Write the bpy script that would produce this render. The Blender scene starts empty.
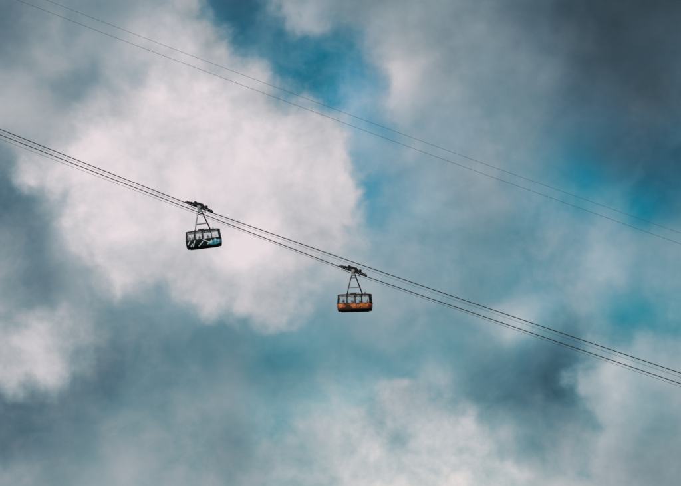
import bpy, bmesh, math, random
import numpy as np
from mathutils import Vector, Matrix, noise

random.seed(7)
SC = bpy.context.scene
COL = SC.collection
R = math.radians

# ------------------------------------------------------------------ helpers
def s2l(c):
    def f(v):
        v /= 255.0
        return v / 12.92 if v <= 0.04045 else ((v + 0.055) / 1.055) ** 2.4
    return tuple(f(v) for v in c)

def link(name, me, parent=None, mats=(), smooth=True):
    o = bpy.data.objects.new(name, me)
    COL.objects.link(o)
    for m in mats:
        me.materials.append(m)
    if smooth:
        me.polygons.foreach_set('use_smooth', [True] * len(me.polygons))
        try:
            me.set_sharp_from_angle(angle=R(38))
        except Exception:
            pass
    if parent is not None:
        o.parent = parent
    return o

def obj(name, bm, mats, parent=None, smooth=True):
    me = bpy.data.meshes.new(name)
    bmesh.ops.recalc_face_normals(bm, faces=bm.faces[:])
    bm.to_mesh(me)
    bm.free()
    if not isinstance(mats, (list, tuple)):
        mats = [mats]
    return link(name, me, parent, mats, smooth)

def tag(o, label, cat, group=None, kind=None):
    if label: o['label'] = label
    if cat: o['category'] = cat
    if group: o['group'] = group
    if kind: o['kind'] = kind
    return o

def add_box(bm, c, d, rot=None, bev=0.0, mi=0):
    r = bmesh.ops.create_cube(bm, size=1.0)
    vs = r['verts']
    M = Matrix.Translation(Vector(c)) @ (rot.to_4x4() if rot is not None else Matrix.Identity(4)) @ Matrix.Diagonal((d[0], d[1], d[2], 1))
    bmesh.ops.transform(bm, matrix=M, verts=vs)
    fs = list({f for v in vs for f in v.link_faces})
    for f in fs: f.material_index = mi
    if bev > 0:
        es = list({e for v in vs for e in v.link_edges})
        bmesh.ops.bevel(bm, geom=es, offset=bev, segments=2, affect='EDGES', profile=0.6)

def add_cyl(bm, p0, p1, r0, r1=None, seg=20, mi=0):
    r1 = r0 if r1 is None else r1
    p0, p1 = Vector(p0), Vector(p1)
    d = p1 - p0
    r = bmesh.ops.create_cone(bm, cap_ends=True, cap_tris=False, segments=seg, radius1=r0, radius2=r1, depth=d.length)
    q = d.to_track_quat('Z', 'Y')
    bmesh.ops.transform(bm, matrix=Matrix.Translation((p0 + p1) / 2) @ q.to_matrix().to_4x4(), verts=r['verts'])
    for f in {f for v in r['verts'] for f in v.link_faces}: f.material_index = mi

def add_bar(bm, p0, p1, w, t, bev=0.015, up=Vector((0, 1, 0))):
    """a rectangular bar from p0 to p1, w wide in the x-z plane, t thick along y"""
    p0, p1 = Vector(p0), Vector(p1)
    d = (p1 - p0)
    z = d.normalized()
    y = up
    x = y.cross(z).normalized()
    y = z.cross(x)
    rot = Matrix((x, y, z)).transposed()
    add_box(bm, (p0 + p1) / 2, (w, t, d.length), rot, bev)

def add_prism(bm, pts, y0, y1, bev=0.0):
    """extrude an x-z outline along y"""
    a = [bm.verts.new((x, y0, z)) for x, z in pts]
    b = [bm.verts.new((x, y1, z)) for x, z in pts]
    n = len(pts)
    fs = [bm.faces.new(a), bm.faces.new(b[::-1])]
    for i in range(n):
        fs.append(bm.faces.new((a[i], b[i], b[(i + 1) % n], a[(i + 1) % n])))
    if bev:
        es = list({e for f in fs[:2] for e in f.edges})
        bmesh.ops.bevel(bm, geom=es, offset=bev, segments=1, affect='EDGES')

def tube(name, pts, r, mat, seg=10):
    """one round rope through the points"""
    bm = bmesh.new()
    prev = None
    for i, p in enumerate(pts):
        t = (pts[min(i + 1, len(pts) - 1)] - pts[max(i - 1, 0)]).normalized()
        a = t.cross(Vector((0, 0, 1))).normalized()
        b = a.cross(t)
        ring = [bm.verts.new(p + a * (r * math.cos(2 * math.pi * k / seg)) + b * (r * math.sin(2 * math.pi * k / seg))) for k in range(seg)]
        if prev:
            for k in range(seg):
                bm.faces.new((prev[k], prev[(k + 1) % seg], ring[(k + 1) % seg], ring[k]))
        prev = ring
    return obj(name, bm, mat)

# ------------------------------------------------------------------ materials
def mat(name, col, rough=0.5, metal=0.0, var=0.15, scale=3.0, spec=0.5, coat=0.0):
    m = bpy.data.materials.new(name)
    m.use_nodes = True
    nt = m.node_tree
    b = nt.nodes['Principled BSDF']
    b.inputs['Metallic'].default_value = metal
    b.inputs['Specular IOR Level'].default_value = spec
    b.inputs['Coat Weight'].default_value = coat
    tc = nt.nodes.new('ShaderNodeTexCoord')
    n = nt.nodes.new('ShaderNodeTexNoise')
    n.inputs['Scale'].default_value = scale
    n.inputs['Detail'].default_value = 6
    nt.links.new(tc.outputs['Object'], n.inputs['Vector'])
    mr = nt.nodes.new('ShaderNodeMapRange')
    mr.inputs['From Min'].default_value = 0.3
    mr.inputs['From Max'].default_value = 0.7
    mr.inputs['To Min'].default_value = 1 - var
    mr.inputs['To Max'].default_value = 1 + var
    nt.links.new(n.outputs['Fac'], mr.inputs['Value'])
    mx = nt.nodes.new('ShaderNodeVectorMath'); mx.operation = 'SCALE'
    mx.inputs[0].default_value = col
    nt.links.new(mr.outputs['Result'], mx.inputs['Scale'])
    nt.links.new(mx.outputs['Vector'], b.inputs['Base Color'])
    mr2 = nt.nodes.new('ShaderNodeMapRange')
    mr2.inputs['To Min'].default_value = max(0.05, rough - 0.12)
    mr2.inputs['To Max'].default_value = min(1, rough + 0.12)
    nt.links.new(n.outputs['Fac'], mr2.inputs['Value'])
    nt.links.new(mr2.outputs['Result'], b.inputs['Roughness'])
    return m

def glass_mat(name, tint, film_sheen):
    m = bpy.data.materials.new(name)
    m.use_nodes = True
    nt = m.node_tree
    nt.nodes.clear()
    out = nt.nodes.new('ShaderNodeOutputMaterial')
    tr = nt.nodes.new('ShaderNodeBsdfTransparent'); tr.inputs['Color'].default_value = (*tint, 1)
    gl = nt.nodes.new('ShaderNodeBsdfGlossy'); gl.inputs['Roughness'].default_value = 0.03
    fr = nt.nodes.new('ShaderNodeFresnel'); fr.inputs['IOR'].default_value = 1.5
    mx = nt.nodes.new('ShaderNodeMixShader')
    nt.links.new(fr.outputs[0], mx.inputs[0])
    nt.links.new(tr.outputs[0], mx.inputs[1])
    nt.links.new(gl.outputs[0], mx.inputs[2])
    # pale film on scratched panes, painted in to imitate bright sky reflected there
    df = nt.nodes.new('ShaderNodeBsdfDiffuse'); df.inputs['Color'].default_value = (.8, .8, .8, 1)
    tc = nt.nodes.new('ShaderNodeTexCoord')
    n = nt.nodes.new('ShaderNodeTexNoise'); n.inputs['Scale'].default_value = 3.2; n.inputs['Detail'].default_value = 5
    nt.links.new(tc.outputs['Object'], n.inputs['Vector'])
    mr = nt.nodes.new('ShaderNodeMapRange')
    for k, v in zip(('From Min', 'From Max', 'To Min', 'To Max'), (.38, .64, .02, film_sheen)): mr.inputs[k].default_value = v
    nt.links.new(n.outputs['Fac'], mr.inputs['Value'])
    m2 = nt.nodes.new('ShaderNodeMixShader')
    nt.links.new(mr.outputs[0], m2.inputs[0])
    nt.links.new(mx.outputs[0], m2.inputs[1])
    nt.links.new(df.outputs[0], m2.inputs[2])
    nt.links.new(m2.outputs[0], out.inputs['Surface'])
    return m

M_ROPE = mat('rope_steel', (0.035, 0.036, 0.038), 0.6, 0.4, 0.3, 0.6)
M_FAINT = mat('weathered_rope_steel', (0.10, 0.11, 0.12), 0.6, 0.2, 0.3, 0.6)
M_THIN = mat('thin_rope_steel', (0.06, 0.065, 0.07), 0.6, 0.4, 0.3, 0.6)
M_DARKSTEEL = mat('dark_painted_steel', (0.005, 0.005, 0.006), 0.55, 0.0, 0.4, 4, 0.25)
M_GREYSTEEL = mat('galvanised_steel', (0.33, 0.34, 0.35), 0.45, 0.5, 0.2, 5)
M_PALE = mat('pale_painted_metal', (0.42, 0.41, 0.39), 0.55, 0.1, 0.2, 5)
M_RUBBER = mat('wheel_rubber', (0.012, 0.010, 0.010), 0.8, 0, 0.3, 8, 0.2)
M_RUST = mat('reddish_brown_steel', (0.022, 0.011, 0.010), 0.6, 0.0, 0.4, 6)
M_BLACK = mat('black_paint', (0.004, 0.006, 0.007), 0.42, 0, 0.3, 2, 0.25)
M_GREENBLACK = mat('green_black_paint', (0.006, 0.015, 0.017), 0.4, 0, 0.3, 2, 0.3)
M_TEAL = mat('teal_paint', (0.055, 0.40, 0.50), 0.4, 0, 0.25, 3)
M_TEALDEEP = mat('deep_teal_paint', (0.012, 0.12, 0.16), 0.4, 0, 0.25, 3)
M_PALESTRIPE = mat('pale_stripe_paint', (0.62, 0.72, 0.75), 0.45, 0, 0.15, 3)
M_ORANGE = mat('orange_paint', (0.58, 0.112, 0.018), 0.4, 0, 0.2, 2)
M_AMBER = mat('amber_paint', (0.80, 0.22, 0.035), 0.4, 0, 0.2, 2)
M_PEACH = mat('peach_paint', (0.74, 0.25, 0.10), 0.45, 0, 0.2, 2)
M_BROWN = mat('brown_paint', (0.075, 0.022, 0.012), 0.45, 0, 0.35, 2)
M_MAROON = mat('maroon_roof_paint', (0.040, 0.013, 0.011), 0.45, 0, 0.35, 2)
M_LINING = mat('grey_lining', (0.10, 0.105, 0.11), 0.6, 0, 0.15, 3)
M_GLASS = glass_mat('window_glass', (0.93, 0.95, 0.96), .36)
M_SKIN = mat('skin', (0.48, 0.29, 0.21), 0.55, 0, 0.08, 20)
M_HAIR = mat('dark_hair', (0.012, 0.009, 0.008), 0.6, 0, 0.2, 20)
M_JACKETS = [mat('black_jacket', (0.012, 0.013, 0.016), 0.8, 0, 0.2, 12),
             mat('navy_jacket', (0.014, 0.022, 0.05), 0.8, 0, 0.2, 12),
             mat('charcoal_jacket', (0.04, 0.042, 0.046), 0.8, 0, 0.2, 12),
             mat('maroon_jacket', (0.06, 0.014, 0.016), 0.8, 0, 0.2, 12)]
M_TROUSERS = mat('dark_trousers', (0.02, 0.022, 0.028), 0.85, 0, 0.2, 12)

# ------------------------------------------------------------------ camera
W, H = 681.0, 486.0
HFOV = R(12.0)
PITCH = R(8.5)
F = (W / 2) / math.tan(HFOV / 2)
CAMP = Vector((0, 0, 1.7))
cam = bpy.data.cameras.new('camera')
cam.angle = HFOV
cam.sensor_fit = 'HORIZONTAL'
cam.clip_start = 0.5
cam.clip_end = 30000
co = bpy.data.objects.new('camera', cam)
COL.objects.link(co)
co.location = CAMP
co.rotation_euler = (R(90) + PITCH, 0, 0)
SC.camera = co

def ray(px, py):
    x, y = (px - W / 2) / F, (H / 2 - py) / F
    cp, sp = math.cos(PITCH), math.sin(PITCH)
    return Vector((x, cp - y * sp, sp + y * cp))

# ------------------------------------------------------------------ the ropeway: vertical planes, lane by lane
YAW = R(3.0)
HDIR = Vector((math.cos(YAW), -math.sin(YAW), 0))
NRM = Vector((math.sin(YAW), math.cos(YAW), 0))

def on_plane(px, py, D):
    """surveyed point of a rope: where the sight line meets the rope's vertical plane -> (s along the line, height)"""
    d = ray(px, py)
    t = (D * NRM.y - NRM.dot(CAMP)) / NRM.dot(d)
    p = CAMP + d * t
    return p.dot(HDIR), p.z

def world(s, z, D):
    return HDIR * s + NRM * (D * NRM.y) + Vector((0, 0, z))

def survey(pts, D, deg=2):
    q = np.array([on_plane(x, y, D) for x, y in pts])
    return np.polyfit(q[:, 0], q[:, 1], deg), q[0, 0], q[-1, 0]

DA, DB, DU = 563.0, 573.0, 600.0
A_L = [(0, 129.2), (30, 141.2), (100, 169), (130, 181), (160, 193), (185, 202.6)]
A_R = [(225, 217.2), (255, 228.4), (300, 243.3), (340, 257.4), (375, 269.7), (405, 279.9), (480, 305.7), (510, 315.9), (580, 339.5), (651, 363.1), (681, 373.4)]
B_L = [(0, 134.7), (30, 146.6), (100, 173.9), (130, 185.6), (160, 197.3), (190, 209), (225, 222.6), (255, 234.1), (300, 251.2), (332, 263.6)]
B_R = [(375, 279.6), (405, 290.4), (480, 315.4), (510, 326.2), (580, 349.7), (651, 373.6), (681, 384)]
U1 = [(46.7, 0), (70, 9.2), (120, 28.2), (180, 51.3), (240, 73.7), (320, 103.9), (380, 126), (450, 151.3), (510, 172.7), (560, 190.8), (621, 212.3), (681, 233.3)]
U2 = [(17.5, 0), (70, 20.1), (120, 39.1), (180, 61.4), (240, 84.8), (320, 114.2), (380, 136.3), (450, 161.6), (510, 183), (560, 201.1), (621, 222.9), (681, 244.2)]

def loaded_rope(left, right, D, xc):
    """two sagging spans that meet at the carriage at image column xc"""
    cl, l0, l1 = survey(left, D)
    cr, r0, r1 = survey(right, D)
    sc = on_plane(xc, left[-1][1], D)[0]
    zl, zr = np.polyval(cl, sc), np.polyval(cr, sc)
    zc = (zl + zr) / 2
    def z(s):
        if s <= sc:
            return float(np.polyval(cl, s) + (zc - zl) * max(0, 1 - (sc - s) / 60))
        return float(np.polyval(cr, s) + (zc - zr) * max(0, 1 - (s - sc) / 60))
    return z, sc

def free_rope(pts, D):
    c, _, _ = survey(pts, D)
    return lambda s: float(np.polyval(c, s))

zA, sA = loaded_rope(A_L, A_R, DA, 199.2)
zB, sB = loaded_rope(B_L, B_R, DB, 353.2)
zU1, zU2 = free_rope(U1, DU), free_rope(U2, DU)

def rope_pts(z, D, dz=lambda s: 0.0, s0=-230, s1=230, step=2.0):
    n = int((s1 - s0) / step)
    return [world(s0 + (s1 - s0) * i / n, z(s0 + (s1 - s0) * i / n) + dz(s0 + (s1 - s0) * i / n), D) for i in range(n + 1)]

MPP = DA / (F * math.cos(PITCH))          # metres per photo pixel at the first lane
def sagA(s):
    d = s - sA
    return -(0.33 + (0.0042 * -d if d < 0 else 0.0045 * d)) * 1.0
def sagB(s):
    d = s - sB
    return -(0.33 + (0.0105 * max(0, -d - 22) if d < 0 else 0.0035 * d))

ropes = 'ropes of the cableway'
tag(tube('track_rope', rope_pts(zA, DA), 0.074, M_ROPE), 'thick dark track rope carrying the black and teal cabin', 'cable', ropes)
tag(tube('track_rope', rope_pts(zB, DB), 0.074, M_ROPE), 'thick dark track rope carrying the orange cabin', 'cable', ropes)
tag(tube('haul_rope', rope_pts(zA, DA, sagA), 0.022, M_THIN), 'thin haul rope just under the track rope of the black and teal cabin', 'cable', ropes)
tag(tube('haul_rope', rope_pts(zB, DB, sagB), 0.026, M_THIN), 'thin haul rope just under the track rope of the orange cabin', 'cable', ropes)
tag(tube('overhead_rope', rope_pts(zU1, DU), 0.026, M_FAINT), 'faint thin rope crossing the upper sky, the higher of the two', 'cable', 'faint ropes high above the cabins')
tag(tube('overhead_rope', rope_pts(zU2, DU), 0.028, M_FAINT), 'faint thin rope crossing the upper sky, the lower of the two', 'cable', 'faint ropes high above the cabins')

# ------------------------------------------------------------------ the cable cars
BASE = -7.22                   # cabin bottom below the pivot
LEN, WID, RC = 3.15, 1.30, 0.66
XO = 0.18                      # the cabin hangs a little off the pivot
HK = 1.12                      # the cabin body's heights below are given before this factor
PROF = [(0.0, .945, .66), (0.03, .955, .76), (0.10, .968, .87), (0.30, .982, .94), (0.6, .995, .98), (0.9, 1, 1), (1.2, 1, 1), (1.6, .992, .985), (2.0, .978, .95), (2.35, .962, .91), (2.56, .95, .88)]
ZS = [0, .02, .04, .08, .12] + [round(.15 + .035 * i, 4) for i in range(70)]
ZS = [z for z in ZS if z <= 2.56]

def prof(z):
    zz = [p[0] for p in PROF]
    return np.interp(z, zz, [p[1] for p in PROF]), np.interp(z, zz, [p[2] for p in PROF])

def plan():
    """rounded rectangle, anticlockwise; fine along the sides"""
    pts = []
    n = int(2 * (LEN - RC) / 0.045)
    m = int(2 * (WID - RC) / 0.06)
    def arc(cx, cy, a0):
        return [(cx + RC * math.cos(R(a0 + 90 * k / 16)), cy + RC * math.sin(R(a0 + 90 * k / 16))) for k in range(16)]
    for i in range(n): pts.append((-(LEN - RC) + 2 * (LEN - RC) * i / n, -WID))
    pts += arc(LEN - RC, -(WID - RC), -90)
    for i in range(m): pts.append((LEN, -(WID - RC) + 2 * (WID - RC) * i / m))
    pts += arc(LEN - RC, WID - RC, 0)
    for i in range(n): pts.append(((LEN - RC) - 2 * (LEN - RC) * i / n, WID))
    pts += arc(-(LEN - RC), WID - RC, 90)
    for i in range(m): pts.append((-LEN, (WID - RC) - 2 * (WID - RC) * i / m))
    pts += arc(-(LEN - RC), -(WID - RC), 180)
    return pts
PLAN = plan()

def inside(poly, x, z):
    r = False
    for i in range(len(poly)):
        (x0, z0), (x1, z1) = poly[i], poly[i - 1]
        if (z0 > z) != (z1 > z) and x < (x1 - x0) * (z - z0) / (z1 - z0) + x0:
            r = not r
    return r

def near_line(l, x, z, w):
    (x0, z0), (x1, z1) = l
    dx, dz = x1 - x0, z1 - z0
    t = ((x - x0) * dx + (z - z0) * dz) / (dx * dx + dz * dz)
    if t < 0 or t > 1: return False
    return math.hypot(x - x0 - t * dx, z - z0 - t * dz) < w * (1 - 0.35 * t)

def livery_teal(x, z):
    """0 black, 1 green-black, 2 pale stripe, 3 teal, 4 deep teal"""
    if z > 1.16: return 2 if (1.33 < x < 1.53 and z < 2.0) else 1
    for l in (((-2.82, .50), (-2.3, 1.12)), ((-1.95, .08), (-1.42, 1.14)), ((-.9, .14), (0.02, .88)), ((-2.35, .2), (-1.9, .62))):
        if near_line(l, x, z, .095): return 2
    if near_line(((1.35, .46), (-.06, 1.12)), x, z, .08): return 2
    for p in ([(1.15, .60), (1.5, .92), (1.66, .62), (1.4, .46)], [(.62, .30), (.95, .58), (1.08, .50), (.8, .26)], [(1.96, .92), (2.14, 1.14), (2.36, .80), (2.12, .72)], [(2.55, .66), (2.72, .86), (2.92, .70), (2.7, .5)]):
        if inside(p, x, z): return 2
    if inside([(.80, .42), (1.5, .94), (1.74, .72), (2.12, 1.15), (2.5, .82), (2.74, .98), (3.1, .84), (3.1, .36), (2.3, .14), (1.7, .14), (1.1, .26)], x, z):
        return 4 if (inside([(1.62, .5), (1.86, .66), (2.0, .3), (1.7, .24)], x, z) or inside([(2.3, .6), (2.5, .7), (2.62, .42), (2.35, .36)], x, z)) else 3
    if inside([(-1.3, .0), (-.3, .72), (.2, .5), (.9, .75), (1.3, .15)], x, z): return 1
    return 0

def livery_orange(x, z):
    """0 black, 1 brown, 2 orange, 3 amber, 4 peach"""
    if z > 1.2: return (5 if (-.1 < x < .1 and z < 2.1) else 0) if z < 2.5 else 1
    ridge = np.interp(x, [-3, -2.6, -2.0, -1.6, -1.15, -.8, -.4, 0, .5, 1.1, 1.7, 2.3, 2.7, 3], [.48, .36, .44, .62, .98, .72, .5, .34, .40, .42, .38, .46, .4, .5])
    n = noise.fractal(Vector((x * 1.6, z * 2.4, 3.1)), 1.0, 2.0, 4)
    if z < .18 + .05 * n: return 0
    if z < ridge + .10 * n: return 1 if z > .2 else 0
    if inside([(-2.7, .55), (-2.75, 1.0), (-2.3, 1.1), (-2.05, .8), (-2.2, .55)], x, z): return 4
    if inside([(-.75, .8), (-.1, 1.12), (.35, .9), (.1, .6), (-.4, .55)], x, z): return 4
    n2 = noise.fractal(Vector((x * 3.1 - z * 1.8, z * 5.0, 9.7)), 1.0, 2.0, 4)
    if n2 > .26 or n > .30: return 1
    if .2 < x < 2.4 and abs(z - .82 - .12 * n) < .19: return 3
    return 2

def wins(style):
    if style == 'teal':
        return [(-2.80, -1.58), (-1.34, -.22), (.06, 1.34), (1.52, 2.80)]
    return [(-2.80, -1.46), (-1.30, -.12), (.16, 1.18), (1.36, 2.62)]

def build_shell(style, cabin):
    liv = livery_teal if style == 'teal' else livery_orange
    mats = [M_BLACK, M_GREENBLACK, M_PALESTRIPE, M_TEAL, M_TEALDEEP, M_LINING] if style == 'teal' else [M_BLACK, M_BROWN, M_ORANGE, M_AMBER, M_PEACH, M_LINING]
    Z0, Z1 = 1.20, 2.47
    groups = {}
    bm = bmesh.new()
    rings = []
    n = len(PLAN)
    for z in ZS:
        sx, sy = prof(z)
        rings.append([bm.verts.new((x * sx + XO, y * sy, z * HK)) for x, y in PLAN])
    ws = wins(style)
    panes = {}
    for j in range(len(ZS) - 1):
        zc = (ZS[j] + ZS[j + 1]) / 2
        for i in range(n):
            i2 = (i + 1) % n
            xc, yc = (PLAN[i][0] + PLAN[i2][0]) / 2, (PLAN[i][1] + PLAN[i2][1]) / 2
            key = None
            if Z0 < zc < Z1:
                if abs(xc) > 2.86 and abs(yc) < .86:
                    key = ('end', xc > 0, yc > 0) if abs(yc) > .05 else None
                else:
                    for k, (a, b) in enumerate(ws):
                        if a < xc < b and abs(yc) > .86: key = ('side', yc > 0, k)
            if key is not None:
                panes.setdefault(key, []).append((i, i2, j))
                continue
            f = bm.faces.new((rings[j][i], rings[j][i2], rings[j + 1][i2], rings[j + 1][i]))
            xx = xc if yc < 0 else -xc
            f.material_index = liv(xx, zc)
    bm.faces.new(rings[0][::-1])
    for f in bm.faces:
        if len(f.verts) > 4: f.material_index = 0
    body = obj('cabin_body', bm, mats, cabin)
    so = body.modifiers.new('thickness', 'SOLIDIFY')
    so.thickness = 0.055
    so.offset = -1
    so.material_offset = 5
    so.material_offset_rim = 0
    # panes: a sheet of glass a little inside each opening
    for key, cells in panes.items():
        g = bmesh.new()
        vm = {}
        def gv(i, j):
            if (i, j) not in vm:
                sx, sy = prof(ZS[j])
                vm[(i, j)] = g.verts.new((PLAN[i][0] * sx * .992 + XO, PLAN[i][1] * sy * .982, ZS[j] * HK))
            return vm[(i, j)]
        for i, i2, j in cells:
            g.faces.new((gv(i, j), gv(i2, j), gv(i2, j + 1), gv(i, j + 1)))
        obj('window', g, M_GLASS, body)
    return body

def cab(name, bm, m, parent):
    bmesh.ops.transform(bm, matrix=Matrix.Translation((XO, 0, 0)) @ Matrix.Diagonal((1, 1, HK, 1)), verts=bm.verts[:])
    return obj(name, bm, m, parent)

def build_roof(style, cabin):
    m = M_GREENBLACK if style == 'teal' else M_MAROON
    bm = bmesh.new()
    rings = []
    for z, sx, sy in ((2.53, .953, .885), (2.54, .968, .91), (2.59, .968, .91), (2.62, .955, .88), (2.66, .90, .78), (2.70, .80, .62), (2.71, .6, .4)):
        rings.append([bm.verts.new((x * sx, y * sy, z)) for x, y in PLAN[::3]])
    n = len(rings[0])
    for a, b in zip(rings, rings[1:]):
        for i in range(n):
            bm.faces.new((a[i], a[(i + 1) % n], b[(i + 1) % n], b[i]))
    bm.faces.new(rings[-1]); bm.faces.new(rings[0][::-1])
    roof = cab('roof', bm, m, cabin)
    b = bmesh.new()
    add_box(b, (-.25, -.15, 2.80), (1.0, .8, .20), None, .05)
    cab('roof_hatch', b, m, roof)
    for sx in (-1, 1):
        b = bmesh.new()
        add_box(b, (sx * 1.36, 0, 2.76), (.34, .9, .16), None, .03)
        add_cyl(b, (sx * 1.36, -.5, 2.80), (sx * 1.36, .5, 2.80), .07, seg=12)
        cab('hanger_foot', b, M_DARKSTEEL, roof)
    b = bmesh.new()
    add_box(b, (1.86, -.2, 2.83), (.22, .5, .32), None, .03)
    cab('equipment_box', b, M_PALE if style == 'teal' else M_RUST, roof)
    for sy in (-.62, .62):
        b = bmesh.new()
        for x in (-1.0, -.1, .8):
            add_cyl(b, (x, sy, 2.6), (x, sy, 2.93), .018, seg=8)
        add_cyl(b, (-1.02, sy, 2.93), (.82, sy, 2.93), .02, seg=8)
        cab('roof_rail', b, M_GREYSTEEL if style == 'teal' else M_RUST, roof)
    return roof

def build_under(cabin):
    bm = bmesh.new()
    for sy in (-.5, .5):
        add_box(bm, (0, sy, -.06), (5.0, .14, .12), None, .03)
    for sx in (-2.0, 0, 2.0):
        add_box(bm, (sx, 0, -.05), (.14, 1.3, .09), None, .02)
    cab('underframe', bm, M_BLACK, cabin)
    bm = bmesh.new()
    add_box(bm, (0, 0, .34), (5.6, 2.1, .05), None, .01)
    cab('floor', bm, M_LINING, cabin)
    for x in (-1.42, -.05, 1.3):
        bm = bmesh.new()
        add_cyl(bm, (x, 0, .36), (x, 0, 2.6), .022, seg=10)
        cab('grab_pole', bm, M_GREYSTEEL, cabin)
    for sy in (-1, 1):
        bm = bmesh.new()
        add_cyl(bm, (-2.4, sy * 1.02, 1.18), (2.4, sy * 1.02, 1.18), .02, seg=10)
        cab('handrail', bm, M_GREYSTEEL, cabin)
    # bumper strip round the cabin where the body is widest
    bm = bmesh.new()
    prev = None; first = None
    for x, y in PLAN[::2]:
        ring = [bm.verts.new((x * k, y * k2, z)) for k, k2, z in ((1.004, 1.006, 1.165), (1.014, 1.024, 1.175), (1.014, 1.024, 1.205), (1.004, 1.006, 1.215))]
        if prev:
            for q in range(3): bm.faces.new((prev[q], prev[q + 1], ring[q + 1], ring[q]))
        else: first = ring
        prev = ring
    for q in range(3): bm.faces.new((prev[q], prev[q + 1], first[q + 1], first[q]))
    cab('waist_strip', bm, M_DARKSTEEL, cabin)

def build_hanger(style, cabin):
    """A-frame from the pivot (z = -BASE) down to the roof"""
    P = -BASE
    hub = bmesh.new()
    add_cyl(hub, (0, -.42, P), (0, .42, P), .30, seg=28)
    add_cyl(hub, (0, -.46, P), (0, -.42, P), .17, seg=20)
    add_prism(hub, [(-.36, P - .85), (.36, P - .85), (.30, P + .12), (-.30, P + .12)], -.20, .20, .02)
    hanger = obj('hanger_head', hub, M_GREYSTEEL, cabin)
    lm = M_GREYSTEEL if style == 'teal' else M_DARKSTEEL
    b = bmesh.new()
    add_bar(b, (-.24, 0, P - .55), (-1.36 + XO, 0, 2.80 * HK), .15, .22)
    obj('leg', b, lm, hanger)
    b = bmesh.new()
    add_bar(b, (.22, 0, P - .35), (1.36 + XO, 0, 2.80 * HK), .23, .26)
    obj('leg', b, M_DARKSTEEL, hanger)
    def xat(z, sgn): return sgn * (.23 + (P - .45 - z) * (1.13 / (P - .45 - 2.8 * HK)))
    b = bmesh.new()
    z = P - 1.22
    add_box(b, (.05, 0, z), (2 * xat(z, 1), .16, .12), None, .02)
    obj('crossbar', b, M_DARKSTEEL, hanger)
    b = bmesh.new()
    z = P - 2.95
    if style == 'teal':
        add_box(b, (-.08 + XO * .7, 0, z), (2 * xat(z, 1) - .15, .55, .20), None, .03)
        m = M_PALE
    else:
        add_box(b, (-.02 + XO * .7, 0, z), (2 * xat(z, 1) - .15, .40, .09), None, .02)
        m = M_GREYSTEEL
    obj('service_step', b, m, hanger)
    # ladder rungs on the near face of the left leg
    b = bmesh.new()
    for k in range(9):
        t = .15 + .08 * k
        x = -.24 - (1.12 - XO) * t; zz = (P - .55) + (2.80 * HK - P + .55) * t
        add_cyl(b, (x - .16, -.13, zz), (x + .16, -.13, zz), .014, seg=8)
        if k in (0, 8): ends = ends + [(x, zz)] if k else [(x, zz)]
    for q in (-.16, .16):
        add_bar(b, (ends[0][0] + q, -.13, ends[0][1] + .1), (ends[1][0] + q, -.13, ends[1][1] - .1), .03, .03, 0)
    obj('ladder', b, M_GREYSTEEL, hanger)
    return hanger

def build_carriage(style, cabin, tilt):
    """runs along local x on the rope at z = 0, before the tilt"""
    P = -BASE
    MT = Matrix.Translation((0, 0, P - .16)) @ Matrix.Rotation(tilt, 4, 'Y') @ Matrix.Translation((-.10, 0, 0)) @ Matrix.Diagonal((.9, 1, 1, 1))
    def put(name, bm, m, par):
        bmesh.ops.transform(bm, matrix=MT, verts=bm.verts[:])
        return obj(name, bm, m, par)
    bm = bmesh.new()
    for y0, y1 in ((-.34, -.24), (.24, .34)):
        add_prism(bm, [(-1.75, .46), (-1.2, .62), (-.55, .86), (0.0, .92), (.55, .84), (1.2, .60), (1.75, .44), (1.75, .22), (1.1, .26), (.5, .22), (0, .06), (-.5, .22), (-1.1, .28), (-1.75, .24)], y0, y1, .02)
    add_box(bm, (-.65, 0, .58), (.14, .5, .3), None, .02)
    add_box(bm, (.65, 0, .56), (.14, .5, .3), None, .02)
    frame = put('carriage', bm, M_DARKSTEEL, cabin)
    for sx in (-1, 1):
        b = bmesh.new()
        for y0, y1 in ((-.24, -.17), (.17, .24)):
            c = sx * 1.72
            add_prism(b, [(c - 1.08, .14), (c - .95, .40), (c - .3, .46), (c, .58), (c + .3, .46), (c + .95, .40), (c + 1.08, .14), (c + .9, .06), (c + .3, .20), (c - .3, .20), (c - .9, .06)], y0, y1, .015)
        add_cyl(b, (c, -.38, .36), (c, .38, .36), .11, seg=16)
        bogie = put('bogie', b, M_DARKSTEEL if style == 'teal' else M_RUST, frame)
    for k in range(8):
        x = -2.60 + k * (5.20 / 7)
        b = bmesh.new()
        add_cyl(b, (x, -.09, .235), (x, .09, .235), .20, seg=24)
        add_cyl(b, (x, -.13, .235), (x, .13, .235), .26, seg=24)
        add_cyl(b, (x, -.15, .235), (x, .15, .235), .07, seg=12)
        add_cyl(b, (x, -.385, .235), (x, -.345, .235), .075, seg=16, mi=1)
        add_cyl(b, (x, -.345, .235), (x, .15, .235), .04, seg=10)
        put('wheel', b, [M_RUBBER, M_GREYSTEEL], frame)
    # brake housings and end buffers
    for x, w in ((-1.0, .5), (1.35, .46), (.45, .34)):
        b = bmesh.new()
        add_box(b, (x, 0, .80 - .06 * abs(x)), (w, .62, .30), None, .05)
        put('brake_housing', b, M_DARKSTEEL, frame)
    for sx in (-1, 1):
        b = bmesh.new()
        add_cyl(b, (sx * 2.72, 0, .20), (sx * 2.98, 0, .17), .14, .10, seg=16)
        put('rope_guide', b, M_DARKSTEEL, frame)
    b = bmesh.new()
    add_box(b, (0, 0, -.30), (3.4, .09, .10), None, .02)
    for x in (-1.5, 1.5):
        add_box(b, (x, 0, -.12), (.12, .12, .40), None, .02)
    put('haul_rope_clamp', b, M_DARKSTEEL, frame)
    return frame

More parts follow.
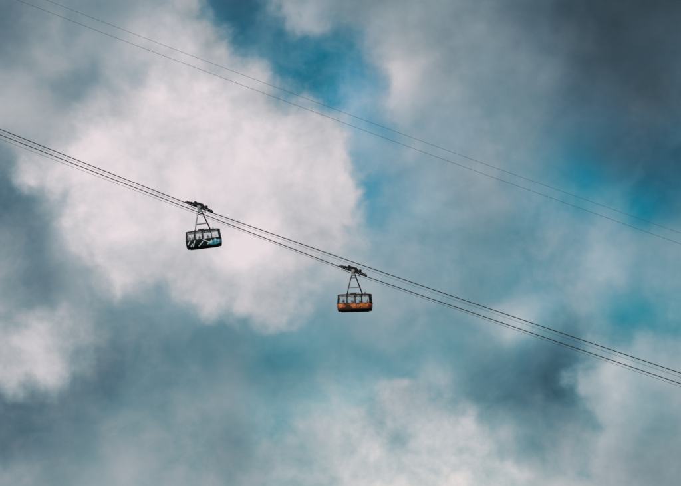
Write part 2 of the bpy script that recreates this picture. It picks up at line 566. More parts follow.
def cable_car(style, zf, sc, D, swing, label):
    z0 = zf(sc) + .16
    e = 2.5
    slope = math.atan((zf(sc + e) - zf(sc - e)) / (2 * e))        # negative: falls to the right
    rot = Matrix.Rotation(-YAW, 4, 'Z') @ Matrix.Rotation(swing, 4, 'Y')
    pivot = world(sc, z0, D)
    M = Matrix.Translation(pivot) @ rot @ Matrix.Translation((0, 0, BASE))
    t = bpy.data.objects.new('cable_car', None)
    COL.objects.link(t)
    t.empty_display_size = 0.5
    t.matrix_world = M
    tag(t, label, 'cable car', 'cable cars hanging on the ropes')
    build_shell(style, t)
    build_roof(style, t)
    build_under(t)
    build_hanger(style, t)
    build_carriage(style, t, -slope - swing)
    return t, M

carA, MA = cable_car('teal', zA, sA, DA, R(-6.4), 'black cable car painted with pale streaks and a teal mountain')
carB, MB = cable_car('orange', zB, sB, DB, R(-1.2), 'orange and dark brown cable car with see-through windows')

# ------------------------------------------------------------------ passengers seen through the glass
def person_mesh():
    me = bpy.data.meshes.new('person')
    V = [((0, 0, .95), .15, .11), ((0, 0, 1.12), .14, .10), ((0, 0, 1.32), .18, .11), ((0, 0, 1.45), .10, .08), ((0, 0, 1.53), .055, .055), ((0, -.01, 1.60), .075, .085), ((0, -.01, 1.70), .078, .095), ((0, .0, 1.76), .05, .06),
         ((.19, 0, 1.42), .062, .062), ((.24, .02, 1.15), .048, .048), ((.22, -.10, .93), .036, .036), ((.21, -.14, .85), .03, .04),
         ((-.19, 0, 1.42), .062, .062), ((-.24, .02, 1.15), .048, .048), ((-.22, -.10, .93), .036, .036), ((-.21, -.14, .85), .03, .04),
         ((.09, 0, .88), .095, .095), ((.10, -.01, .48), .062, .062), ((.10, .02, .09), .045, .045), ((.11, -.12, .04), .04, .03),
         ((-.09, 0, .88), .095, .095), ((-.10, -.01, .48), .062, .062), ((-.10, .02, .09), .045, .045), ((-.11, -.12, .04), .04, .03)]
    E = [(0, 1), (1, 2), (2, 3), (3, 4), (4, 5), (5, 6), (6, 7), (3, 8), (8, 9), (9, 10), (10, 11), (3, 12), (12, 13), (13, 14), (14, 15), (0, 16), (16, 17), (17, 18), (18, 19), (0, 20), (20, 21), (21, 22), (22, 23)]
    me.from_pydata([v[0] for v in V], E, [])
    o = bpy.data.objects.new('person_source', me)
    COL.objects.link(o)
    md = o.modifiers.new('skin', 'SKIN')
    if not me.skin_vertices:
        return None
    for i, v in enumerate(V):
        sv = me.skin_vertices[0].data[i]
        sv.radius = (v[1], v[2])
        sv.use_root = (i == 0)
    sub = o.modifiers.new('sub', 'SUBSURF'); sub.levels = 2; sub.render_levels = 2
    dg = bpy.context.evaluated_depsgraph_get()
    dg.update()
    res = bpy.data.meshes.new_from_object(o.evaluated_get(dg))
    bpy.data.objects.remove(o)
    # face: a nose, and hair, jacket, trousers by where they lie on the body
    bm = bmesh.new(); bm.from_mesh(res)
    add_cyl(bm, (0, -.085, 1.665), (0, -.125, 1.645), .012, .016, seg=8)
    for s in (-1, 1):
        add_cyl(bm, (s * .078, 0, 1.63), (s * .092, .01, 1.685), .012, .016, seg=8)
    for f in bm.faces:
        c = f.calc_center_median()
        if c.z > 1.52:
            f.material_index = 3 if (c.z > 1.725 or (c.y > .0 and c.z > 1.58)) else 2
        elif c.z < .92 and abs(c.x) > .165: f.material_index = 2 if c.z < .90 else 0
        elif c.z < .93: f.material_index = 1
        else: f.material_index = 0
    bm.to_mesh(res); bm.free()
    return res

PM = person_mesh()
def passenger(M, x, y, rz, sc, jk, label, group):
    me = PM.copy()
    me.materials.clear()
    for m in (M_JACKETS[jk], M_TROUSERS, M_SKIN, M_HAIR): me.materials.append(m)
    me.polygons.foreach_set('use_smooth', [True] * len(me.polygons))
    o = bpy.data.objects.new('person', me)
    COL.objects.link(o)
    o.matrix_world = M @ Matrix.Translation((x + XO, y, .41)) @ Matrix.Rotation(rz, 4, 'Z') @ Matrix.Scale(sc, 4)
    tag(o, label, 'person', group)

if PM:
    ga, gb = 'passengers inside the teal cabin', 'passengers inside the orange cabin'
    passenger(MA, -2.38, -.62, R(10), .97, 0, 'passenger in black standing at the left end of the teal cabin', ga)
    passenger(MA, -1.78, -.55, R(-25), .92, 2, 'passenger in charcoal just right of the one at the left end of the teal cabin', ga)
    passenger(MA, -.66, -.70, R(20), .95, 1, 'passenger in navy behind the second window of the teal cabin', ga)
    passenger(MA, .92, -.72, R(-15), .98, 3, 'passenger in maroon behind the third window of the teal cabin', ga)
    passenger(MB, -1.98, -.70, R(15), 1.03, 0, 'passenger in black standing in the left window of the orange cabin', gb)
    passenger(MB, -.42, -.62, R(-20), .98, 1, 'passenger in navy behind the second window of the orange cabin', gb)
    passenger(MB, .98, -.66, R(25), .94, 2, 'passenger in charcoal behind the third window of the orange cabin', gb)
    passenger(MB, 2.30, -.40, R(5), .96, 0, 'passenger in black near the right end of the orange cabin', gb)

# ------------------------------------------------------------------ ground far below, out of frame (it darkens what faces down)
bm = bmesh.new()
bmesh.ops.create_circle(bm, cap_ends=True, segments=96, radius=9000)
g = obj('ground', bm, mat('wooded_ground', (0.045, 0.055, 0.035), 0.9, 0, 0.4, 0.004), None, False)
tag(g, None, None, None, 'structure')

# ------------------------------------------------------------------ sky: clear blue behind broken cloud, laid out by azimuth and elevation
XS = [34 * i for i in range(21)]
YS = [0, 40, 81, 121, 162, 202, 243, 283, 324, 364, 405, 445, 486]
# cloud brightness (0-255 on screen) and clear-sky share, row by row from the top of the view
LUM = [
 [108,112,130,125,130,145, 95, 85,115,125,120,118,128,125,110, 95, 85, 65, 60, 58, 60],
 [112,128,145,150,150,195,170, 95,125,112,115,140,140,130,125,115,105, 80, 72, 72, 75],
 [140,130,130,150,195,205,210,200,112,105,115,150,145,135,130,115,115, 85, 78, 72, 80],
 [150,140,120,195,210,215,215,215,212,185,130,130,145,145,135,120,110, 95, 88, 82, 85],
 [105,190,208,215,218,218,218,218,216,214,205,145,140,140,138,135,120,100, 90, 85, 78],
 [100,120,200,214,216,217,217,217,215,213,205,140,140,135,130,130,135,125,130,110,100],
 [115,105,170,212,215,215,213,211,208,198,175,165,140,130,125,120,130,135,145,140,130],
 [130,100,130,150,200,200,205,205,195,175,150,150,135,130,120,118,130,130,140,135,135],
 [145,150,135,115,115,130,120,130,160,125,125,135,128,122,130,135,130,130,125,115,120],
 [150,170,160,115,112,115,120,120,112,118,125,130,130,125,115,110,105,125,155,160,150],
 [ 90, 95,115,120,125,125,130,128,130,140,140,135,165,160,115,100, 92,110,155,158,148],
 [ 85, 95,115,125,145,130,130,120,150,160,155,180,185,195,180,125,105,125,155,150,140],
 [140,140,150,160,165,140,140,130,160,175,195,205,205,200,190,160,175,165,150,140,140]]
CLR = [
 [10,10,10,12,12,15,50,50,15,12,15,12,10, 8, 8, 8, 8, 8, 8, 8, 8],
 [10,10,10,10,10, 5,20,65,30,75,50,15,10, 8, 8, 8,10,12,18,20,20],
 [ 5,10,12,10, 0, 0, 0,10,70,100,80,20,10,10,10,12,15,20,25,30,35],
 [ 5,10,20, 0, 0, 0, 0, 0, 0,15,80,60,25,15,20,25,35,45,50,50,50],
 [20, 5, 0, 0, 0, 0, 0, 0, 0, 0, 0,50,35,25,25,30,50,80,50,35,30],
 [20,20, 0, 0, 0, 0, 0, 0, 0, 0, 0,55,30,25,30,30,25,50,60,90,70],
 [15,25,10, 0, 0, 0, 0, 0, 0, 0,10,20,30,35,35,30,30,35,30,40,40],
 [10,20,30,20, 0, 0, 0, 0, 0,10,30,30,40,40,35,35,45,40,40,50,40],
 [ 5, 0, 5,30,35,30,35,35,25,50,50,35,40,40,40,40,55,50,65,80,70],
 [ 5, 0, 0,30,40,35,30,30,50,70,50,50,45,35,35,35,30,30,15,15,20],
 [25,25,25,30,30,25,20,25,50,70,45,50,25,20,35,35,30,25,10,10,15],
 [20,20,20,20,15,20,20,25,35,30,20, 5, 0, 0, 5,25,25,20,10,15,15],
 [10,10,10,10,10,15,15,20,20,15, 5, 0, 0, 0, 0,15,10,10,10,12,12]]
L_ = np.array(LUM, float); C_ = np.array(CLR, float) / 100
C_ = C_ * np.interp(C_, [0, .25, .5, .75, 1], [.5, .6, .75, .9, 1.0])
L_ = np.interp(L_, [50, 60, 72, 85, 105, 120, 130, 150, 170, 190, 205, 218], [57, 68, 80, 103, 124, 142, 151, 168, 178, 192, 203, 214])
NX, NY = 32, 25
UM, VM = 372.0, 276.0                       # half-ranges in units of 1/F radian

def bilin(T, px, py):
    fx = np.interp(px, XS, range(len(XS))); fy = np.interp(py, YS, range(len(YS)))
    i, j = min(int(fx), len(XS) - 2), min(int(fy), len(YS) - 2)
    a, b = fx - i, fy - j
    return T[j, i] * (1 - a) * (1 - b) + T[j, i + 1] * a * (1 - b) + T[j + 1, i] * (1 - a) * b + T[j + 1, i + 1] * a * b

def rough_map(px, py):
    """how torn the cloud is"""
    def gs(cx, cy, sx, sy): return math.exp(-((px - cx) / sx) ** 2 - ((py - cy) / sy) ** 2)
    v = .42 + .50 * gs(430, 450, 170, 75) + .4 * gs(40, 220, 70, 90) + .25 * gs(300, 90, 90, 60) - .22 * gs(220, 180, 120, 60) - .15 * gs(600, 60, 120, 90) + .25 * gs(60, 380, 130, 90)
    return max(.12, min(1.2, v))

# single lumps and gaps: place, half-width, half-height, brightness, clear-sky share
LUMPS = [
 (182, 22, 16, 18, 25, 0), (165, 0, 15, 12, 12, 0), (222, 18, 20, 26, -14, .12), (262, 40, 16, 18, -12, .15), (292, 22, 18, 18, 18, -.15),
 (322, 78, 22, 28, -10, .25), (372, 62, 8, 20, 4, .05), (394, 80, 14, 26, 22, -.12), (415, 50, 26, 20, 6, -.05), (388, 127, 14, 9, -4, .25),
 (371, 190, 7, 30, -6, .30), (352, 190, 10, 45, 26, -.1), (345, 240, 12, 16, 14, 0), (400, 150, 16, 16, 6, -.1),
 (10, 90, 14, 16, 18, 0), (20, 25, 18, 16, -8, 0), (95, 92, 24, 18, -10, 0), (130, 18, 18, 14, 8, 0), (62, 62, 20, 14, 8, 0),
 (35, 205, 18, 28, -14, 0), (8, 150, 14, 18, -10, 0), (62, 240, 12, 10, 14, 0), (62, 282, 24, 12, -14, 0), (20, 260, 16, 14, 8, 0),
 (22, 170, 22, 14, 40, -.1), (45, 195, 14, 14, 14, 0), (150, 275, 40, 14, -6, 0), (220, 290, 40, 10, -8, 0),
 (48, 345, 26, 16, 24, -.05), (10, 335, 14, 14, 12, 0), (18, 405, 26, 20, -10, 0), (60, 440, 20, 14, -6, 0), (10, 470, 20, 14, 12, 0), (120, 465, 26, 16, 10, 0),
 (215, 322, 28, 12, -12, .05), (128, 300, 22, 10, -10, 0), (175, 292, 14, 14, 10, 0), (260, 312, 14, 10, 12, 0), (240, 385, 24, 20, 8, -.06),
 (300, 385, 32, 26, 8, .06), (320, 330, 20, 14, -4, .12), (325, 450, 12, 18, 14, -.1), (295, 455, 12, 14, -6, 0),
 (398, 400, 18, 10, 16, -.1), (440, 430, 24, 16, 14, -.05), (365, 412, 16, 10, -12, .05), (402, 445, 10, 10, -18, .05), (478, 448, 9, 14, -18, .05), (450, 462, 16, 12, 10, 0),
 (545, 365, 30, 34, -28, -.03), (560, 345, 14, 22, -10, 0), (512, 402, 26, 16, -12, -.05), (556, 335, 14, 10, -12, -.1), (590, 372, 10, 40, 14, -.05), (612, 380, 22, 26, 8, 0), (528, 340, 12, 8, 10, .1),
 (565, 430, 12, 12, -12, 0), (530, 470, 14, 14, 12, 0), (498, 455, 10, 16, -8, 0),
 (630, 312, 26, 16, -6, .22), (600, 258, 30, 16, 12, -.05), (598, 178, 14, 10, 2, .25), (645, 214, 22, 10, -4, .25), (612, 205, 16, 9, 10, -.1), (660, 235, 18, 8, 10, -.1),
 (540, 318, 18, 8, 6, .12), (600, 50, 26, 40, -6, 0), (655, 150, 22, 26, -8, -.08), (540, 70, 20, 26, 8, -.05), (640, 78, 20, 16, 6, .05)]
# spot readings of the sky: place, brightness, clear-sky share
SPOTS = [
 (325, 70, 124.4, 1), (300, 385, 146.6, 0.36), (640, 310, 128.4, 0.81), (440, 240, 155.5, 0.35), (150, 340, 126.6, 0.2), (40, 30, 159.7, -0.07), (240, 280, 203.2, -0.02), (600, 50, 80.7, 0.03),
 (392, 85, 193.5, 0.09), (620, 380, 165.2, 0.27), (10, 90, 172.3, -0.04), (48, 345, 196.3, -0.1), (545, 365, 103.7, 0.39), (556, 350, 99, 0.33), (530, 382, 102.6, 0.36), (565, 385, 80.1, 0.35),
 (515, 375, 104.8, 0.33), (440, 440, 185.9, 0.19), (20, 405, 120.8, -0.01), (35, 205, 137.1, 0.13), (230, 20, 106.9, 0.74), (290, 20, 169.7, 0.23), (490, 80, 142, 0.16), (600, 260, 164.7, 0.41),
 (600, 140, 102.6, 0.5), (510, 270, 143.1, 0.46), (230, 370, 134.9, 0.2), (130, 440, 151.6, 0.06), (230, 450, 135.3, 0.11), (660, 460, 145.1, 0.05), (380, 350, 147.9, 0.37), (100, 90, 156, 0.13),
 (650, 100, 83.8, 0.06), (208, 108, 205.8, 0.41), (310, 220, 190.2, 0.35), (646, 213, 125, 0.85), (120, 140, 205.8, 0.38), (150, 230, 210.4, 0.17), (250, 150, 215, 0.37), (330, 170, 209.5, 0.21),
 (270, 264, 207.3, -0.05), (180, 280, 173.8, 0.24), (90, 220, 207, 0.14), (348, 215, 198.9, 0.08), (420, 200, 161.5, 0.44), (548, 205, 148, 0.52), (440, 130, 160.8, 0.28), (330, 328, 150.2, 0.37),
 (60, 275, 147.1, 0.07), (110, 330, 133.8, 0.15), (538, 28, 107.3, 0.03), (448, 28, 147.4, 0.06), (380, 450, 190.7, 0.04), (328, 473, 174, -0.05), (448, 358, 148, 0.38), (508, 403, 118.6, 0.29),
 (568, 468, 168.9, 0.08), (68, 408, 122.8, 0.06), (668, 278, 148.1, 0.43), (8, 278, 145.3, 0.04), (374, 190, 155.4, 0.74), (375, 215, 157.3, 0.69), (374, 138, 170.4, 0.66), (150, 390, 133.1, 0.17),
 (190, 420, 150.5, 0.08), (100, 370, 111.4, 0.14), (40, 444, 127.4, 0.06), (212, 340, 127.2, 0.27), (270, 350, 132, 0.49), (270, 420, 157.6, 0.33), (648, 30, 77.3, -0.01), (670, 160, 90.6, 0.59),
 (560, 100, 112.9, 0.22), (560, 150, 126.4, 0.55), (526, 342, 169.1, 0.24), (480, 380, 129.3, 0.26), (548, 410, 120.1, 0.21), (268, 58, 135, 0.68), (348, 68, 150.5, 0.9), (348, 103, 177.8, 0.96),
 (158, 40, 196.3, -0.04), (78, 138, 201.4, -0.09), (408, 420, 186.2, 0.18), (488, 448, 163, 0.25), (348, 408, 167, 0.45), (586, 182, 132.6, 0.9), (285, 300, 180.3, 0.1), (262, 314, 167.8, 0.17),
 (225, 302, 176.6, 0.08), (302, 288, 173.3, 0.18), (10, 20, 119, 0.09), (90, 8, 141, 0.14), (60, 25, 143, 0.08), (10, 62, 138.4, 0.04), (60, 476, 132.7, 0.11), (20, 470, 140.9, 0.04),
 (190, 472, 150.2, 0.12), (300, 442, 174.7, 0.06), (648, 420, 150.9, 0.2), (612, 362, 183.3, 0.15), (598, 393, 180.4, 0.15), (130, 472, 163.3, 0.06),
]
# outlines of the nearer cloud banks: the bright ones, and the grey ones in front of the blue
BRIGHT = [[(150,-20),(190,-20),(196,4),(209,20),(228,38),(245,60),(265,80),(290,93),(318,104),(338,121),(350,140),(359,165),(363,195),(361,225),(352,248),(328,268),(305,284),(288,314),(264,326),(240,310),(200,306),(180,294),(160,292),(140,284),(118,288),(98,276),(82,258),(76,238),(76,215),(62,200),(48,190),(22,184),(16,166),(40,154),(65,140),(78,127),(94,110),(110,94),(124,78),(138,60),(148,38),(148,12)],
 [(270,520),(280,474),(296,456),(316,450),(334,442),(350,428),(362,414),(376,412),(384,393),(400,385),(420,388),(438,401),(455,404),(466,414),(476,429),(482,442),(492,464),(520,470),(535,520)],
 [(-30,332),(8,322),(36,310),(62,316),(79,334),(86,354),(76,373),(55,386),(30,389),(8,381),(-30,378)]]
GREY = [[(258,-30),(262,14),(272,34),(286,42),(300,38),(318,34),(336,37),(354,43),(367,56),(375,72),(374,98),(380,112),(392,118),(399,130),(396,142),(390,152),(387,170),(388,195),(384,225),(374,250),(380,280),(430,300),(500,260),(520,200),(500,120),(540,60),(560,-30)],
 [(584,330),(576,356),(573,385),(580,410),(590,430),(586,470),(574,520),(740,520),(740,330),(655,338),(615,334)]]

def sdist(polys, x, y):
    best = -1e9
    for P in polys:
        d = 1e9
        for i in range(len(P)):
            (x0, y0), (x1, y1) = P[i - 1], P[i]
            t = max(0, min(1, ((x - x0) * (x1 - x0) + (y - y0) * (y1 - y0)) / ((x1 - x0) ** 2 + (y1 - y0) ** 2 + 1e-9)))
            d = min(d, math.hypot(x - x0 - t * (x1 - x0), y - y0 - t * (y1 - y0)))
        best = max(best, d if inside(P, x, y) else -d)
    return best

L0 = np.zeros((NY, NX)); C0 = L0.copy(); RG = L0.copy(); SB = L0.copy(); SG = L0.copy(); SOFT = L0.copy(); PX = np.zeros((NY, NX, 2))
for j in range(NY):
    for i in range(NX):
        az = (-UM + 2 * UM * i / (NX - 1)) / F
        el = PITCH - (-VM + 2 * VM * j / (NY - 1)) / F
        d = Vector((math.sin(az) * math.cos(el), math.cos(az) * math.cos(el), math.sin(el)))
        cp, sp = math.cos(PITCH), math.sin(PITCH)
        fw = d.y * cp + d.z * sp; up = -d.y * sp + d.z * cp
        px, py = W / 2 + F * d.x / fw, H / 2 - F * up / fw
        PX[j, i] = px, py
        l, c = bilin(L_, px, py), bilin(C_, px, py)
        for cx, cy, sx, sy, dl, dc in LUMPS:
            k = math.exp(-((px - cx) / sx) ** 2 - ((py - cy) / sy) ** 2)
            l += .8 * dl * k; c += dc * k
        L0[j, i], C0[j, i], RG[j, i] = l, c, rough_map(px, py)
        SB[j, i], SG[j, i] = sdist(BRIGHT, px, py), sdist(GREY, px, py)
        # how gradually each bank thins out at its rim
        SOFT[j, i] = 15 - 7 * math.exp(-((px - 580) / 25) ** 2 - ((py - 375) / 50) ** 2) + 20 * math.exp(-((px - 125) / 50) ** 2 - ((py - 50) / 70) ** 2) + 15 * math.exp(-((px - 330) / 45) ** 2 - ((py - 268) / 34) ** 2) + 9 * math.exp(-((px - 60) / 60) ** 2 - ((py - 350) / 50) ** 2) + 2 * math.exp(-((px - 420) / 110) ** 2 - ((py - 430) / 60) ** 2) + 5 * math.exp(-((px - 180) / 110) ** 2 - ((py - 292) / 30) ** 2)
# bend the table through the spot readings
def bend(T, k):
    for _ in range(3):
        num = np.zeros_like(T); den = np.full_like(T, .35)
        for sp_ in SPOTS:
            d2 = (PX[..., 0] - sp_[0]) ** 2 + (PX[..., 1] - sp_[1]) ** 2
            here = np.exp(-d2 / (2 * 10.0 ** 2)); here /= here.sum() + 1e-9
            w_ = np.exp(-d2 / (2 * 19.0 ** 2))
            num += w_ * (sp_[k] - (here * T).sum()); den += w_
        T = T + num / den
    return T
L0 = bend(L0, 2); C0 = np.clip(bend(C0, 3) * 1.03 + .01, 0, .93)

def fill(T, known):
    """smooth continuation of a table under what hides it"""
    T = np.where(known, T, T[known].mean())
    for _ in range(600):
        P = np.pad(T, 1, 'edge')
        T = np.where(known, T, (P[:-2, 1:-1] + P[2:, 1:-1] + P[1:-1, :-2] + P[1:-1, 2:]) / 4)
    return T
out = (SB < -5) & (SG < -5)
LB, CB = fill(L0, out), fill(C0, out)
LG, CG = fill(L0, (SG > 7) & (SB < -8)), fill(C0, (SG > 7) & (SB < -8))
LW, CW = fill(L0, SB > 8), fill(C0, SB > 8)
clampS = lambda T: np.clip(T, -55, 55) / 110 + .5
TAB = [np.stack([LB / 255, CB, RG], -1), np.stack([clampS(SB), LW / 255, SOFT / 40], -1), np.stack([clampS(SG), LG / 255, CG], -1)]

def prefilter(a, k):
    """coefficients of the cubic spline that passes through a, along axis 0; k < 1 goes only part of the way"""
    n = a.shape[0]
    Mx = np.zeros((n, n))
    for i in range(n):
        Mx[i, i] += 4 / 6
        Mx[i, max(i - 1, 0)] += 1 / 6
        Mx[i, min(i + 1, n - 1)] += 1 / 6
    c = np.linalg.solve(Mx, a.reshape(n, -1)).reshape(a.shape)
    return a + k * (c - a)
TAB = [np.swapaxes(prefilter(np.swapaxes(prefilter(T, .85), 0, 1), .85), 0, 1) for T in TAB]

SUN_EL, SUN_AZ = R(38), R(-140)               # azimuth from +y towards +x
w = bpy.data.worlds.new('World')
SC.world = w
w.use_nodes = True
nt = w.node_tree
nt.nodes.clear()
N = nt.nodes.new
def lk(a, b): nt.links.new(a, b)
def math_n(op, a, b=None, c=None, clamp=False):
    n = N('ShaderNodeMath'); n.operation = op; n.use_clamp = clamp
    for k, v in enumerate((a, b, c)):
        if v is None: continue
        if isinstance(v, (int, float)): n.inputs[k].default_value = v
        else: lk(v, n.inputs[k])
    return n.outputs[0]
def vmath(op, a, b=None, scale=None):
    n = N('ShaderNodeVectorMath'); n.operation = op
    for k, v in ((0, a), (1, b)):
        if v is None: continue
        if isinstance(v, (tuple, list)): n.inputs[k].default_value = v
        else: lk(v, n.inputs[k])
    if scale is not None:
        if isinstance(scale, (int, float)): n.inputs['Scale'].default_value = scale
        else: lk(scale, n.inputs['Scale'])
    return n.outputs[0]
def maprange(v, a, b, c, d, kind='LINEAR', clamp=True):
    n = N('ShaderNodeMapRange'); n.interpolation_type = kind; n.clamp = clamp
    lk(v, n.inputs['Value'])
    for k, x in zip(('From Min', 'From Max', 'To Min', 'To Max'), (a, b, c, d)): n.inputs[k].default_value = x
    return n.outputs['Result']
def noise_n(vec, scale, detail, rough=.55, dist=0.0, lac=2.0):
    n = N('ShaderNodeTexNoise')
    n.inputs['Scale'].default_value = scale; n.inputs['Detail'].default_value = detail
    n.inputs['Roughness'].default_value = rough; n.inputs['Distortion'].default_value = dist
    n.inputs['Lacunarity'].default_value = lac
    lk(vec, n.inputs['Vector'])
    return n
def ramp(fac, stops, interp='LINEAR'):
    n = N('ShaderNodeValToRGB')
    n.color_ramp.interpolation = interp
    el = n.color_ramp.elements
    el[0].position, el[1].position = stops[0][0], stops[-1][0]
    for p, c in stops[1:-1]: el.new(p)
    for e, (p, c) in zip(el, stops): e.position = p; e.color = (*c, 1)
    lk(fac, n.inputs['Fac'])
    return n.outputs['Color']
def mix(fac, a, b):
    n = N('ShaderNodeMix'); n.data_type = 'RGBA'; n.clamp_factor = True
    lk(fac, n.inputs[0]) if not isinstance(fac, (int, float)) else setattr(n.inputs[0], 'default_value', fac)
    lk(a, n.inputs[6]); lk(b, n.inputs[7])
    return n.outputs[2]

tc = N('ShaderNodeTexCoord')
dirv = vmath('NORMALIZE', tc.outputs['Generated'])
sep = N('ShaderNodeSeparateXYZ'); lk(dirv, sep.inputs[0])
U0 = math_n('MULTIPLY', math_n('ARCTAN2', sep.outputs[0], sep.outputs[1]), F)
V0 = math_n('MULTIPLY', math_n('SUBTRACT', PITCH, math_n('ARCSINE', sep.outputs[2])), F)
cmb = N('ShaderNodeCombineXYZ'); lk(U0, cmb.inputs[0]); lk(V0, cmb.inputs[1])
uv = cmb.outputs[0]

wn1 = noise_n(uv, 1 / 95, 3, .5)
wn2 = noise_n(vmath('ADD', uv, (900, 300, 40)), 1 / 34, 6, .55)
w1 = vmath('SCALE', vmath('SUBTRACT', wn1.outputs['Color'], (.5, .5, .5)), scale=14)
w2 = vmath('SCALE', vmath('SUBTRACT', wn2.outputs['Color'], (.5, .5, .5)), scale=16)
uvw = vmath('ADD', vmath('ADD', uv, w1), w2)
s2 = N('ShaderNodeSeparateXYZ'); lk(uvw, s2.inputs[0])
facu = maprange(s2.outputs[0], -UM, UM, 0, 1)
OFF, SCL = .25, .4
HV = 2 * VM / (NY - 1)
def row_group(name, row):
    """one row of a table as a curve along the azimuth"""
    g = bpy.data.node_groups.new(name, 'ShaderNodeTree')
    g.interface.new_socket('Fac', in_out='INPUT', socket_type='NodeSocketFloat')
    g.interface.new_socket('Color', in_out='OUTPUT', socket_type='NodeSocketColor')
    gi = g.nodes.new('NodeGroupInput'); go = g.nodes.new('NodeGroupOutput')
    n = g.nodes.new('ShaderNodeValToRGB')
    n.color_ramp.interpolation = 'B_SPLINE'
    el = n.color_ramp.elements
    el[0].position, el[1].position = 0, 1
    for i in range(1, NX - 1): el.new(i / (NX - 1))
    for i, e in enumerate(el):
        e.color = (*[float(np.clip(v * SCL + OFF, 0, 1)) for v in row[i]], 1)
    g.links.new(gi.outputs[0], n.inputs[0]); g.links.new(n.outputs[0], go.inputs[0])
    return g
def table(T):
    acc = None
    for j in range(NY):
        t = math_n('ABSOLUTE', math_n('SUBTRACT', vcell, j - (NY - 1) / 2))
        a = math_n('POWER', math_n('MAXIMUM', math_n('SUBTRACT', 2, t), 0), 3)
        b = math_n('POWER', math_n('MAXIMUM', math_n('SUBTRACT', 1, t), 0), 3)
        wt = math_n('MULTIPLY', math_n('MULTIPLY_ADD', b, -4, a), 1 / 6)
        gn = N('ShaderNodeGroup'); gn.node_tree = row_group('sky_row', T[j])
        lk(facu, gn.inputs[0])
        ad = N('ShaderNodeMix'); ad.data_type = 'RGBA'; ad.blend_type = 'ADD'; ad.clamp_factor = True; ad.clamp_result = False
        lk(wt, ad.inputs[0]); lk(gn.outputs[0], ad.inputs[7])
        if acc is None: ad.inputs[6].default_value = (0, 0, 0, 1)
        else: lk(acc, ad.inputs[6])
        acc = ad.outputs[2]
    sf = N('ShaderNodeSeparateColor'); lk(acc, sf.inputs[0])
    return [math_n('MULTIPLY', math_n('SUBTRACT', o, OFF), 1 / SCL) for o in sf.outputs]
vcell = math_n('MULTIPLY', s2.outputs[1], 1 / HV)
LBf, CBf, Rf = table(TAB[0])
SBf, LWf, SOf = table(TAB[1])
SGf, LGf, CGf = table(TAB[2])
CWf = maprange(V0, 120, 200, .02, .22, 'SMOOTHSTEP')
def lerp(a, b, f): return math_n('MULTIPLY_ADD', math_n('SUBTRACT', b, a), f, a)

# billows: rounded lumps of several sizes, and torn wisps
bv = vmath('ADD', vmath('ADD', uv, vmath('SCALE', w1, scale=1.2)), vmath('SCALE', w2, scale=.8))
vo = N('ShaderNodeTexVoronoi'); vo.feature = 'SMOOTH_F1'; vo.voronoi_dimensions = '3D'
vo.inputs['Scale'].default_value = 1 / 30; vo.inputs['Detail'].default_value = 3; vo.inputs['Roughness'].default_value = .5; vo.inputs['Smoothness'].default_value = .35
lk(bv, vo.inputs['Vector'])
bill = math_n('SUBTRACT', .45, vo.outputs['Distance'])
fb = noise_n(vmath('ADD', bv, (37, 911, 0)), 1 / 40, 9, .53, .15)
fbc = math_n('SUBTRACT', fb.outputs['Fac'], .5)
rim = math_n('ADD', math_n('MULTIPLY', bill, 6), math_n('MULTIPLY', fbc, 62))
def cover(S, soft, grow):
    d = math_n('MULTIPLY_ADD', math_n('SUBTRACT', S, .5), 110, math_n('ADD', rim, grow))
    x = math_n('MULTIPLY_ADD', math_n('DIVIDE', d, soft), .5, .5, clamp=True)
    return math_n('MULTIPLY', math_n('MULTIPLY', x, x), math_n('MULTIPLY_ADD', x, -2, 3))
soft = math_n('MULTIPLY', SOf, 40)
mG = cover(SGf, math_n('MULTIPLY', soft, 1.3), -2)
mW = cover(SBf, soft, 3.5)

# torn detail of the layers
patch = maprange(noise_n(vmath('ADD', uv, (77, -300, 5)), 1 / 120, 3, .5).outputs['Fac'], .35, .65, .45, 1.25)
d1 = noise_n(vmath('ADD', vmath('ADD', uv, vmath('SCALE', w1, scale=.7)), (150, 720, 0)), 1 / 62, 10, .58, .35)
d2 = noise_n(vmath('ADD', vmath('ADD', uv, w1), (-420, 80, 9)), 1 / 19, 8, .6, .2)
dsum = math_n('ADD', math_n('SUBTRACT', d1.outputs['Fac'], .5), math_n('MULTIPLY', math_n('SUBTRACT', d2.outputs['Fac'], .5), .42))
dB = math_n('MULTIPLY', math_n('MULTIPLY', dsum, Rf), patch)
LBn = math_n('MULTIPLY_ADD', dB, .46, LBf)
CBn = math_n('MULTIPLY_ADD', dB, -.95, CBf, clamp=True)
# the lumps of the banks are brighter on the side towards the light
fb2 = noise_n(vmath('ADD', bv, (37 - 7, 911 - 9, 0)), 1 / 40, 9, .53, .15)
emb = math_n('SUBTRACT', fb.outputs['Fac'], fb2.outputs['Fac'])
LGn = math_n('ADD', math_n('MULTIPLY_ADD', math_n('MULTIPLY', dsum, Rf), .30, LGf), math_n('MULTIPLY', emb, .10))
rel = math_n('ADD', math_n('MULTIPLY', dsum, math_n('MULTIPLY_ADD', Rf, .30, .12)), math_n('MULTIPLY', emb, .10))
LWn = math_n('ADD', LWf, rel)
CWn = math_n('MULTIPLY_ADD', dsum, -.2, CWf, clamp=True)
Lf = lerp(lerp(LBn, LGn, mG), LWn, mW)
Cf = lerp(lerp(CBn, CGf, mG), CWn, mW)

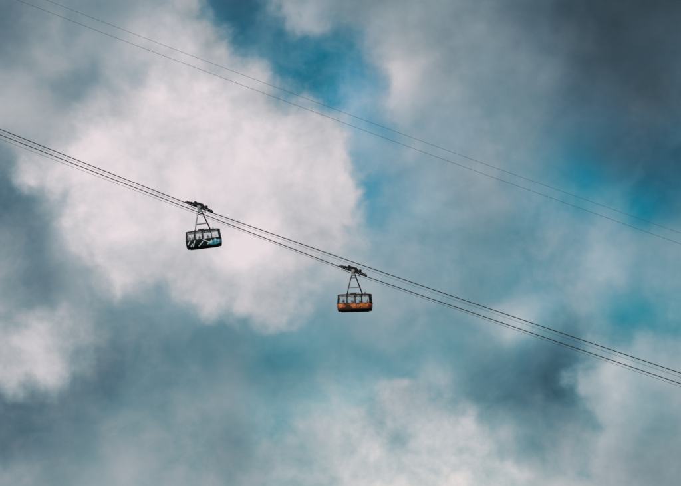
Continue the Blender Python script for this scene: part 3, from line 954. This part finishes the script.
# away from this part of the sky the cover carries on as plain broken cloud
gen1 = noise_n(vmath('SCALE', dirv, scale=6), 1.0, 8, .55)
Lg = maprange(gen1.outputs['Fac'], .3, .7, .38, .82)
gen2 = noise_n(vmath('ADD', vmath('SCALE', dirv, scale=7), (5, 3, 1)), 1.0, 6, .5)
Cg = maprange(gen2.outputs['Fac'], .5, .68, .1, .8)
edge = math_n('MAXIMUM', maprange(math_n('ABSOLUTE', U0), 346, 372, 0, 1, 'SMOOTHSTEP'), maprange(math_n('ABSOLUTE', V0), 250, 276, 0, 1, 'SMOOTHSTEP'))
Lf = lerp(Lf, Lg, edge); Cf = lerp(Cf, Cg, edge)

def st(v): return v / 255
cloud = ramp(Lf, [(st(g), s2l((r, g, b_))) for r, g, b_ in ((38, 50, 60), (47, 62, 72), (61, 80, 91), (76, 95, 107), (91, 111, 124), (112, 130, 140), (132, 147, 154), (157, 165, 171), (177, 180, 185), (191, 190, 195), (206, 202, 206), (219, 211, 215), (230, 220, 224))])
sky = N('ShaderNodeTexSky')
sky.sky_type = 'NISHITA'
sky.sun_disc = False
sky.sun_elevation = SUN_EL
sky.sun_rotation = SUN_AZ
sky.air_density = 1.0; sky.dust_density = 0.4; sky.ozone_density = 2.0
STR = 0.1
# thin veils in the clear gaps lift or dim the blue with the cover around them
SKY0 = s2l((158, 189, 215))                  # what the sky gives at the middle of the view
VM_ = 3.0
veil = ramp(Lf, [(st(g), tuple(min(1, c / k / VM_) for c, k in zip(s2l((r, g, b_)), SKY0))) for r, g, b_ in ((24, 60, 78), (22, 80, 105), (20, 110, 135), (24, 126, 151), (46, 143, 166), (72, 152, 178), (118, 172, 192), (165, 192, 208), (205, 213, 222))])
clear = vmath('SCALE', vmath('MULTIPLY', sky.outputs['Color'], veil), scale=VM_)
cl10 = vmath('SCALE', cloud, scale=1 / STR)
final = mix(Cf, cl10, clear)
bg = N('ShaderNodeBackground'); bg.inputs['Strength'].default_value = STR
lk(final, bg.inputs['Color'])
wo = N('ShaderNodeOutputWorld'); lk(bg.outputs[0], wo.inputs['Surface'])
w.cycles.sampling_method = 'MANUAL'
w.cycles.sample_map_resolution = 512

# ------------------------------------------------------------------ sun behind thin cloud
sl = bpy.data.lights.new('sun', 'SUN')
sl.energy = 2.4
sl.angle = R(6)
sl.color = (1, .95, .89)
so = bpy.data.objects.new('sun', sl)
COL.objects.link(so)
sd = Vector((math.sin(SUN_AZ) * math.cos(SUN_EL), math.cos(SUN_AZ) * math.cos(SUN_EL), math.sin(SUN_EL)))
so.rotation_euler = sd.to_track_quat('Z', 'Y').to_euler()

# ------------------------------------------------------------------ render
SC.render.engine = 'CYCLES'
SC.view_settings.view_transform = 'Standard'
SC.view_settings.look = 'None'
SC.view_settings.exposure = 0
SC.view_settings.gamma = 1
SC.view_settings.use_curve_mapping = False
SC.cycles.max_bounces = 8
SC.cycles.transparent_max_bounces = 12
